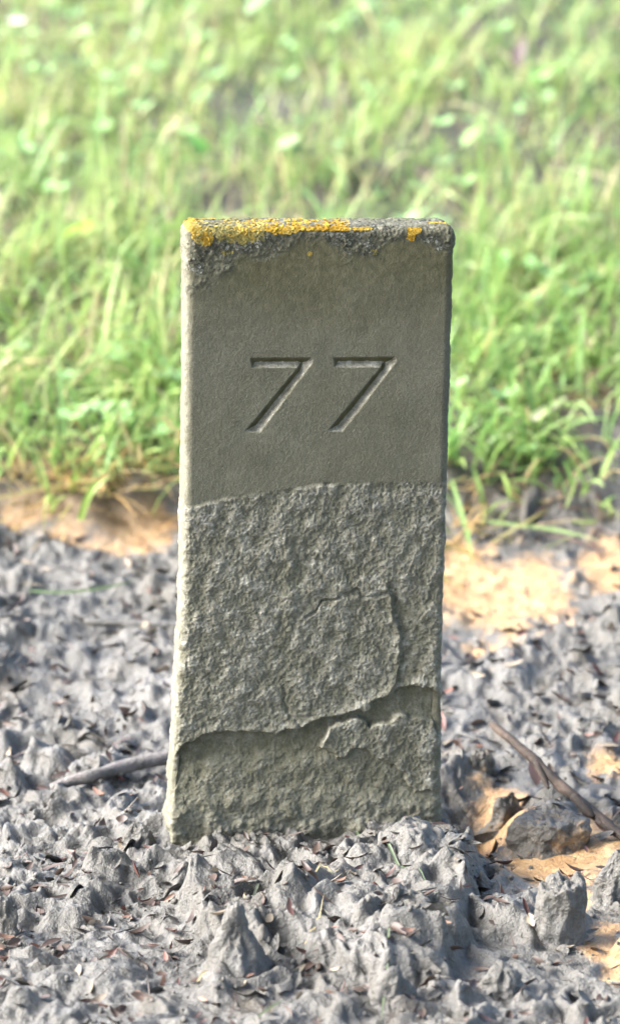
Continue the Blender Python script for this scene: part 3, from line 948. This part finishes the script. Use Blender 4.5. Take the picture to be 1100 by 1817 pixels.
cv = ico[None] * g.uniform(0.65, 1.3, (m_, 12, 1)) * sz_[:, None, None] * g.uniform(0.6, 1.3, (m_, 1, 3)) + np.stack([cx_, cy_, gz(cx_, cy_) + sz_ * 0.35], 1)[:, None]
MT = [(icof[None] + (moff + 12 * np.arange(m_))[:, None, None]).reshape(-1, 3)]
MV.append(cv.reshape(-1, 3)); moff += 12 * m_
mfl = link('mud_debris', mesh_np('mud_debris', np.concatenate(MV), [np.concatenate(MF)] + MT, M_GROUND, {'pig': np.tile((0.0, 0.0, 0.15), (moff, 1))}))
tag(mfl, 'mud coated leaves, flakes and crumbs half sunk in the grey mud', 'debris', kind='stuff')
scale_meshes = []
for k in range(8):
    V, F = flake_mesh(g.uniform(0.010, 0.017), g.uniform(0.0030, 0.0050), g.uniform(0.3, 0.9), g.uniform(0.0, 0.2), 6)
    c = np.array([(0.10, 0.042, 0.034), (0.17, 0.085, 0.066), (0.060, 0.028, 0.024), (0.20, 0.115, 0.085)][k % 4])
    C = np.tile(c, (len(V), 1)) * np.linspace(1.2, 0.7, len(V))[:, None]
    scale_meshes.append(mesh_np('bud_scale', V, F, M_LITTER, {'pig': C}))
cnt = 0
while cnt < 210:
    bx, by = g.uniform(-0.30, 0.31), g.uniform(-0.42, 0.45)
    if not mud_ok(np.array([bx]), np.array([by]))[0]: continue
    b2, c2 = bx + g.normal(0, 0.02), by + g.normal(0, 0.02)
    if mud_ok(np.array([b2]), np.array([c2]))[0] and gz(b2, c2)[0] - gprof(c2) < gz(bx, by)[0] - gprof(by): bx, by = b2, c2
    if by > 0.0 and g.random() < 0.45: continue
    o = link('bud_scale', scale_meshes[int(g.integers(8))])
    o.location = (bx, by, gz(bx, by)[0] + 0.003)
    o.rotation_euler = (g.normal(0, 0.6), g.normal(0, 0.45), g.uniform(0, 6.28))
    o.scale = (g.uniform(0.6, 1.35),) * 3
    tag(o, 'small reddish brown bud scale lying on the grey mud', 'bud scale', 'reddish bud scales scattered over the mud')
    cnt += 1


# ------------------------------------------------------------------ grass
def blades(x, y, z, L, W, az, tilt, curl, colr, seg=4, twist=None):
    n = len(x)
    t = np.linspace(0, 1, seg + 1)[None, :]
    ang = tilt[:, None] + curl[:, None] * t                 # angle from vertical along the blade
    ds = (L / seg)[:, None]
    hx = np.concatenate([np.zeros((n, 1)), np.cumsum(np.sin((ang[:, 1:] + ang[:, :-1]) / 2) * ds, 1)], 1)
    hz = np.concatenate([np.zeros((n, 1)), np.cumsum(np.cos((ang[:, 1:] + ang[:, :-1]) / 2) * ds, 1)], 1)
    w = W[:, None] * np.array([0.75, 1.0, 0.9, 0.6, 0.08] if seg == 4 else [0.8, 1.0, 0.7, 0.08])[None, :] / 2
    ca, sa = np.cos(az)[:, None], np.sin(az)[:, None]
    cx = x[:, None] + ca * hx; cy = y[:, None] + sa * hx; cz = z[:, None] + hz
    tw = (twist if twist is not None else np.zeros(n))[:, None] * t
    sxx, syy = -sa * np.cos(tw), ca * np.cos(tw); szz = np.sin(tw)
    A = np.stack([cx + sxx * w, cy + syy * w, cz + szz * w], -1); B = np.stack([cx - sxx * w, cy - syy * w, cz - szz * w], -1)
    V = np.stack([A, B], 2).reshape(-1, 3)
    st = (seg + 1) * 2
    b = (np.arange(n) * st)[:, None] + np.arange(seg)[None, :] * 2
    F = np.stack([b, b + 1, b + 3, b + 2], -1).reshape(-1, 4)
    shade = np.array([0.85] + [1.0] * seg)
    C = (colr[:, None, :] * shade[None, :, None]).repeat(2, axis=1).reshape(-1, 3) if False else np.repeat(np.repeat(colr[:, None], seg + 1, 1), 2, 1).reshape(-1, 3)
    return V, F, C


GAPS = [(880, 262, 80, 45), (775, 300, 70, 38), (985, 300, 70, 16), (430, 235, 55, 30), (700, 320, 30, 18), (60, 450, 50, 20), (1000, 790, 70, 35)]


def gap_mask(x, y):
    m = np.ones(len(x))
    for px, py, rx, ry in GAPS:
        c = ground_at(px, py); s = K * np.linalg.norm(c - CAM); yy = (ground_at(px, py - ry)[1] - ground_at(px, py + ry)[1]) / 2
        m *= 1 - 0.93 * np.exp(-(((x - c[0]) / (rx * s)) ** 2 + ((y - c[1]) / yy) ** 2) ** 2)
    return m


def turf(n, x0, x1, y0, y1, seed):
    g = np.random.default_rng(seed)
    x = g.uniform(x0, x1, n); y = g.uniform(y0, y1, n)
    dens = np.clip(0.50 + 0.75 * f2(x * 9, y * 6, 3, 51), 0.12, 1) * gap_mask(x, y)
    ey = y - edge_y(x) + 0.05 * f2(x * 14, y * 14, 3, 5)
    keep = g.random(n) < dens * sstep(-0.03, 0.26, ey)
    x, y, ey = x[keep], y[keep], ey[keep]; n = len(x)
    tall = np.clip(f2(x * 5, y * 4, 2, 55) * 0.9 + 0.5, 0.1, 1)
    L = g.uniform(0.028, 0.068, n) * (0.7 + 0.7 * tall)
    long = g.random(n) < 0.16
    L = np.where(long, L * g.uniform(1.4, 2.3, n), L) * (1.08 - 0.34 * sstep(1.2, 2.3, y))
    W = np.where(long, g.uniform(0.0025, 0.0046, n), g.uniform(0.0013, 0.0029, n))
    az = g.uniform(0, 2 * np.pi, n)
    tilt = np.abs(g.normal(0.35, 0.35, n)); curl = np.abs(g.normal(1.0, 0.6, n)) * np.where(long, 1.3, 1)
    hue = np.clip(f2(x * 4, y * 4, 3, 61) + g.normal(0, 0.35, n), -1, 1)[:, None]
    a = np.array((0.245, 0.342, 0.100)); b = np.array((0.37, 0.395, 0.17)); c = np.array((0.13, 0.28, 0.105))
    col = np.where(hue > 0, a + (b - a) * hue, a + (c - a) * -hue)
    dry = g.random(n) < 0.14 + 0.25 * np.clip(f2(x * 7, y * 7, 2, 66), 0, 1)
    col = np.where(dry[:, None], np.array((0.44, 0.37, 0.20)) * g.uniform(0.6, 1.2, (n, 1)), col * g.uniform(0.75, 1.25, (n, 1)))
    return blades(x, y, gz(x, y) - 0.004, L, W, az, tilt, curl, col, 3, g.normal(0, 0.6, n))


chunks = [turf(48000, -0.55, 0.55, 0.45, 2.9, 71), turf(52000, -1.9, 1.9, 0.40, 4.2, 72)]
# longer tufts along the edge of the mud
g = np.random.default_rng(81)
tx, ty, tl = [], [], []
TUFTS = [(20, 760), (60, 820), (110, 850), (160, 870), (215, 850), (265, 820), (290, 760), (240, 720), (180, 780), (120, 740), (50, 690), (200, 640), (280, 680), (30, 600),
         (820, 850), (850, 800), (890, 840), (930, 800), (860, 740), (960, 740), (900, 690), (830, 700), (1010, 680), (1060, 640), (940, 620), (1080, 700), (830, 640), (880, 600),
         (300, 850), (10, 850), (980, 840), (830, 900), (1040, 850), (140, 560), (250, 560), (1000, 560), (850, 540), (1080, 560), (60, 500), (280, 480), (1060, 480),
         (400, 860), (470, 850), (560, 850), (650, 850), (740, 850)]
X, Y, LL, AZ = [], [], [], []
for px, py in TUFTS:
    c = ground_at(px, py)
    m = int(g.integers(26, 48) * (0.45 if py > 835 else 1.0))
    X.append(c[0] + g.normal(0, 0.022, m)); Y.append(c[1] + g.normal(0, 0.03, m)); LL.append(g.uniform(0.04, 0.09, m))
    AZ.append(g.normal(-1.57, 1.3, m))
X, Y, LL, AZ = map(np.concatenate, (X, Y, LL, AZ)); n = len(X)
hue = g.uniform(0, 1, (n, 1))
colr = np.array((0.16, 0.30, 0.085)) * (1 - hue) + np.array((0.27, 0.36, 0.11)) * hue
colr = np.where(g.random((n, 1)) < 0.08, np.array((0.42, 0.34, 0.17)), colr)
chunks.append(blades(X, Y, gz(X, Y) - 0.004, LL, g.uniform(0.0030, 0.0056, n), AZ, np.abs(g.normal(0.3, 0.25, n)), np.abs(g.normal(1.2, 0.5, n)), colr, 4, g.normal(0, 0.7, n)))
# broad soft blades here and there through the lawn
g = np.random.default_rng(83)
n = 2600
X = g.uniform(-0.6, 0.6, n); Y = g.uniform(0.75, 2.9, n)
k = (g.random(n) < np.clip(0.5 + f2(X * 7, Y * 5, 2, 58), 0.05, 1) * gap_mask(X, Y)) & (Y > edge_y(X) + 0.05); X, Y = X[k], Y[k]; n = len(X)
hue = g.uniform(0, 1, (n, 1))
colr = (np.array((0.15, 0.30, 0.10)) * (1 - hue) + np.array((0.33, 0.42, 0.17)) * hue) * g.uniform(0.8, 1.2, (n, 1))
colr = np.where(g.random((n, 1)) < 0.13, np.array((0.52, 0.46, 0.30)), colr)
chunks.append(blades(X, Y, gz(X, Y) - 0.003, g.uniform(0.04, 0.11, n), g.uniform(0.0032, 0.0064, n), g.uniform(0, 6.28, n), np.abs(g.normal(0.5, 0.35, n)), np.abs(g.normal(1.0, 0.6, n)), colr, 4, g.normal(0, 0.8, n)))


# dead straw lying at the sandy edge
def straw(n, px, py, sx_, sy_, cols, seed):
    g = np.random.default_rng(seed)
    p = np.array([ground_at(px + g.normal(0, sx_), py + g.normal(0, sy_))[:2] for _ in range(n)])
    cc = np.array(cols)[g.integers(0, len(cols), n)] * g.uniform(0.6, 1.2, (n, 1))
    chunks.append(blades(p[:, 0], p[:, 1], gz(p[:, 0], p[:, 1]) + 0.001, g.uniform(0.03, 0.08, n), g.uniform(0.0015, 0.0035, n), g.uniform(0, 6.28, n), g.normal(1.35, 0.22, n), g.normal(0.25, 0.3, n), cc, 4, g.normal(0, 0.6, n)))


STRAWS = [(0.42, 0.27, 0.11), (0.50, 0.36, 0.18), (0.33, 0.30, 0.11)]
straw(260, 160, 885, 100, 26, STRAWS, 401)
straw(60, 840, 930, 30, 40, STRAWS, 402)
straw(70, 1020, 760, 60, 40, [(0.36, 0.22, 0.11), (0.20, 0.13, 0.08)], 403)
straw(60, 960, 900, 80, 30, [(0.10, 0.06, 0.045), (0.2, 0.25, 0.08), (0.14, 0.085, 0.06)], 404)
V, F, C, off = [], [], [], 0
for v, f, c in chunks:
    V.append(v); F.append(f + off); C.append(c); off += len(v)
grass = link('grass', mesh_np('grass', np.concatenate(V), np.concatenate(F), M_GRASS, {'pig': np.concatenate(C)}))
tag(grass, 'sunlit green lawn grass growing behind the stone', 'grass', kind='stuff')


# single blades and straws one can pick out
def strand(name, px, Ys, w, color, label, cat, lift=0.0, group=None):
    pts = np.array([at(a, b, Y) for (a, b), Y in zip(px, Ys)])
    t = np.linspace(0, len(pts) - 1, (len(pts) - 1) * 5 + 1)
    c = np.stack([np.interp(t, np.arange(len(pts)), pts[:, i]) for i in range(3)], 1)
    cc = np.pad(c, ((2, 2), (0, 0)), 'edge'); c2 = sum(cc[i:i + len(c)] for i in range(5)) / 5; c2[0] = c[0]; c2[-1] = c[-1]; c = c2
    c[:, 2] = np.maximum(c[:, 2], gz(c[:, 0], c[:, 1]) + 0.0012)
    tg = np.gradient(c, axis=0); tg /= np.linalg.norm(tg, axis=1)[:, None]
    s = np.cross(tg, np.array([0, -0.75, 0.65])); s /= np.linalg.norm(s, axis=1)[:, None]
    nn = np.cross(s, tg)
    k = np.linspace(0, 1, len(c)); ww = (w / 2 * np.clip(np.minimum(k * 8 + 0.4, (1 - k) * 3 + 0.1), 0, 1))[:, None]
    V = np.stack([c + s * ww, c - nn * ww * 0.35, c - s * ww], 1)
    org = c.mean(0)
    i = np.arange(len(c) - 1)[:, None] * 3 + np.arange(2)[None]
    i = i.ravel()
    o = link(name, mesh_np(name, V.reshape(-1, 3) - org, np.stack([i, i + 3, i + 4, i + 1], 1), M_GRASS, {'pig': np.tile(np.array(color), (len(c) * 3, 1))}))
    o.location = org
    tag(o, label, cat, group)
    return o


def gY(*pts): return [ground_at(*p)[1] for p in pts]


GREEN, PALE, STRAW = (0.10, 0.20, 0.06), (0.26, 0.34, 0.13), (0.48, 0.40, 0.24)
strand('grass_blade', [(608, 1462), (645, 1500), (690, 1548), (735, 1580), (765, 1612)], gY((608, 1475), (645, 1512), (690, 1560), (735, 1592), (765, 1624)), 0.0022, (0.10, 0.135, 0.075), 'thin green grass blade lying on the mud at the stone foot', 'grass blade')
strand('grass_blade', [(440, 1615), (470, 1582), (500, 1555), (515, 1535)], gY((440, 1628), (470, 1595), (500, 1570), (515, 1550)), 0.0022, (0.30, 0.33, 0.25), 'pale grass blade lying over the mud clump left of the fluted mud bank', 'grass blade')
strand('grass_blade', [(690, 1690), (686, 1730), (680, 1770), (676, 1815)], gY((690, 1702), (686, 1742), (680, 1782), (676, 1825)), 0.0019, (0.16, 0.19, 0.12), 'pale green blade running down the mud below the fluted mud bank', 'grass blade')
strand('grass_blade', [(450, 1810), (475, 1790), (505, 1773)], gY((450, 1820), (475, 1802), (505, 1785)), 0.0018, (0.18, 0.21, 0.11), 'short pale green blade on the mud at the very front', 'grass blade')
strand('straw_stalk', [(545, 1610), (565, 1600), (585, 1582), (603, 1578)], gY((545, 1622), (565, 1612), (585, 1596), (603, 1592)), 0.0016, STRAW, 'curled pale straw beside the top of the fluted mud bank', 'straw')
strand('straw_stalk', [(540, 1675), (560, 1662), (575, 1640)], gY((540, 1687), (560, 1676), (575, 1656)), 0.0015, STRAW, 'bent pale straw at the foot of the fluted mud bank', 'straw')
strand('straw_stalk', [(350, 1742), (360, 1725), (372, 1720)], gY((350, 1752), (360, 1740), (372, 1732)), 0.0018, STRAW, 'short curled straw at the front below the pale cone', 'straw')
e0 = ground_at(890, 800)[1]
strand('straw_stalk', [(885, 782), (930, 750), (975, 722), (1006, 703)], [e0 - 0.02, e0 - 0.01, e0, e0 + 0.01], 0.0085, (0.52, 0.50, 0.36), 'broad pale dead blade slanting in the grass right of the stone', 'straw')
strand('grass_blade', [(858, 924), (920, 932), (990, 940), (1062, 958)], gY((858, 945), (920, 950), (990, 958), (1062, 970)), 0.0036, (0.20, 0.28, 0.11), 'long green blade lying level across the mud edge right of the stone', 'grass blade')
strand('grass_blade', [(800, 850), (815, 900), (828, 945), (840, 1005)], [e0 - 0.12, e0 - 0.17, e0 - 0.21, ground_at(840, 1010)[1]], 0.0042, (0.19, 0.29, 0.10), 'green blade drooping onto the orange sand right of the stone', 'grass blade')
strand('grass_blade', [(130, 900), (128, 860), (138, 830)], [ground_at(130, 905)[1]] * 3, 0.006, (0.20, 0.30, 0.06), 'upright green blade in the orange sand left of the stone', 'grass blade')
strand('grass_blade', [(140, 935), (150, 895), (165, 865), (195, 845)], [ground_at(140, 938)[1]] * 4, 0.0065, (0.20, 0.30, 0.06), 'arching green blade at the sand edge left of the stone', 'grass blade')
strand('grass_blade', [(50, 1048), (120, 1052), (190, 1042), (240, 1030)], gY((50, 1062), (120, 1066), (190, 1056), (240, 1044)), 0.0028, (0.12, 0.17, 0.08), 'lone green blade lying on the mud behind the stone at left', 'grass blade')
strand('straw_stalk', [(130, 452), (160, 430), (192, 405)], [ground_at(150, 460)[1] + d for d in (-0.05, -0.03, -0.01)], 0.008, (0.50, 0.42, 0.28), 'pale broken stalk standing in the grass left of the stone top', 'straw')
strand('straw_stalk', [(640, 265), (632, 225), (622, 185)], [ground_at(640, 275)[1]] * 3, 0.007, (0.52, 0.48, 0.26), 'upright pale straw in the blurred grass above the stone', 'straw')
strand('straw_stalk', [(262, 262), (264, 235), (272, 208)], [ground_at(262, 275)[1]] * 3, 0.008, (0.50, 0.50, 0.36), 'short pale straw in the upper left of the lawn', 'straw')


# broad leaves, clover, flowers in the lawn
def leaf(c, L, W, az, tilt, color, label, cat='leaf', name='broad_leaf', group=None, mat=None):
    k = 7
    t = np.linspace(0, 1, k); w = W / 2 * np.sin(np.pi * np.clip(t * 0.9 + 0.08, 0, 1)) ** 0.7
    V = np.stack([np.stack([t * L, -w, 0.25 * w + 0.25 * L * t * (1 - t)], 1), np.stack([t * L, 0 * w, 0.25 * L * t * (1 - t)], 1), np.stack([t * L, w, 0.25 * w + 0.25 * L * t * (1 - t)], 1)], 1).reshape(-1, 3)
    i = (np.arange(k - 1)[:, None] * 3 + np.arange(2)[None]).ravel()
    o = link(name, mesh_np(name, V, np.stack([i, i + 3, i + 4, i + 1], 1), mat or M_GRASS, {'pig': np.tile(np.array(color), (len(V), 1))}))
    o.location = c
    o.rotation_euler = (0, -tilt, az)
    return tag(o, label, cat, group)


def up(px, py, dz):
    c = gpt(px, py); return (c[0], c[1], c[2] + dz)


leaf(up(115, 512, 0.025), 0.030, 0.020, 0.2, 0.5, (0.22, 0.34, 0.03), 'yellow green broad leaf low in the grass at left')
leaf(up(150, 490, 0.022), 0.022, 0.016, 1.2, 0.7, (0.26, 0.36, 0.04), 'small yellow green leaf above its larger neighbour at left')
leaf(up(495, 372, 0.030), 0.034, 0.024, 0.6, 0.6, (0.28, 0.36, 0.20), 'pale broad leaf in the grass just above the stone top')
leaf(up(945, 250, 0.030), 0.045, 0.028, 0.1, 0.4, (0.16, 0.30, 0.07), 'broad green leaf by the dark gap in the lawn')
leaf(up(150, 25, 0.035), 0.050, 0.035, 0.1, 0.5, (0.28, 0.38, 0.22), 'pale broad leaf in the upper left of the lawn')
leaf(up(440, 118, 0.035), 0.040, 0.03, 0.5, 0.5, (0.24, 0.36, 0.18), 'pale leaf below the white daisy')
leaf(up(820, 362, 0.030), 0.034, 0.024, 0.4, 0.6, (0.22, 0.36, 0.12), 'light green leaf above the right corner of the stone')
leaf(up(360, 370, 0.028), 0.030, 0.022, 2.2, 0.6, (0.12, 0.28, 0.06), 'fresh green leaf behind the left top of the stone')
leaf(up(915, 222, 0.030), 0.034, 0.020, 1.1, 1.1, (0.035, 0.014, 0.018), 'dark purple leaf standing in the lawn at upper right', mat=M_LITTER)
leaf(up(952, 1400, 0.012), 0.022, 0.011, 1.9, 0.9, (0.17, 0.10, 0.085), 'folded reddish leaf hanging under the bare twig', 'dead leaf', 'dead_leaf', mat=M_LITTER)
leaf(up(1030, 1398, 0.006), 0.030, 0.014, -0.4, 0.1, (0.045, 0.040, 0.036), 'dark dead leaf lying behind the lower twig', 'dead leaf', 'dead_leaf', mat=M_LITTER)
g = np.random.default_rng(91)
VV, FF, CC, off = [], [], [], 0
for i in range(520):
    x, y = g.uniform(-0.5, 0.5), g.uniform(0.7, 2.8)
    if f2(np.array([x * 6]), np.array([y * 6]), 2, 95)[0] < 0.0: continue
    z = gz(x, y)[0] + g.uniform(0.015, 0.04); s = g.uniform(0.007, 0.013); a0 = g.uniform(0, 6.28)
    c = np.array((0.22, 0.36, 0.15)) * g.uniform(0.7, 1.5)
    for q in range(3):
        a = a0 + q * 2.09
        k = np.linspace(0, 2 * np.pi, 7, endpoint=False)
        cx = x + math.cos(a) * s * 0.75; cy = y + math.sin(a) * s * 0.75
        V = np.stack([cx + np.cos(k) * s * 0.6, cy + np.sin(k) * s * 0.6, z + 0.3 * s * np.cos(k - a) + 0.2 * s * np.sin(k + q)], 1)
        V = np.concatenate([[[cx, cy, z - 0.1 * s]], V])
        F = np.array([(0, 1 + j, 1 + (j + 1) % 7) for j in range(7)])
        VV.append(V); FF.append(F + off); CC.append(np.tile(c, (8, 1))); off += 8
clov = link('ground_cover', mesh_np('ground_cover', np.concatenate(VV), np.concatenate(FF), M_GRASS, {'pig': np.concatenate(CC)}))
tag(clov, 'clover leaves growing through the lawn grass', 'ground cover', kind='stuff')


def daisy(px, py, label, size=0.014):
    c = gpt(px, py)
    e = tag(link('daisy', None), label, 'daisy'); e.location = (c[0], c[1], c[2])
    zt = 0.055
    V, F = tube([(0, 0, -0.005), (0.002, 0, 0.03), (0, 0, zt)], [0.0012, 0.001, 0.001], 8, 3, 0.0)
    link('stem', mesh_np('stem', V, F, M_GRASS, {'pig': np.tile((0.12, 0.2, 0.05), (len(V), 1))}), e)
    pm = None
    for k in range(18):
        a = k * 2 * np.pi / 18
        if pm is None:
            t = np.linspace(0, 1, 5); w = 0.0022 * np.array([0.5, 0.9, 1.1, 1.0, 0.3]) * size / 0.014
            Vp = np.stack([np.stack([0.002 + t * size, -w, 0.004 * t], 1), np.stack([0.002 + t * size, w, 0.004 * t], 1)], 1).reshape(-1, 3)
            i = np.arange(4) * 2
            pm = mesh_np('petal', Vp, np.stack([i, i + 2, i + 3, i + 1], 1), M_PETAL, {'pig': np.tile((0.85, 0.85, 0.85), (10, 1))})
        p = link('petal', pm, e); p.location = (0, 0, zt); p.rotation_euler = (0.9 * math.sin(0), 0, a)
    th, ph = np.meshgrid(np.linspace(0, 2 * np.pi, 13), np.linspace(0, np.pi / 2, 5), indexing='ij')
    V = np.stack([np.cos(th) * np.cos(ph) * 0.004, np.sin(th) * np.cos(ph) * 0.004, zt + 0.0026 * np.sin(ph)], -1).reshape(-1, 3)
    link('flower_centre', mesh_np('flower_centre', V, grid_faces(13, 5), M_LICHEN, {'pig': np.tile((0.65, 0.42, 0.03), (len(V), 1))}), e)
    return e


daisy(432, 55, 'white daisy at the top of the lawn above the stone', 0.017)
daisy(942, 90, 'white daisy in the upper right of the lawn', 0.012)
daisy(32, 165, 'white daisy at the far left of the lawn', 0.010)
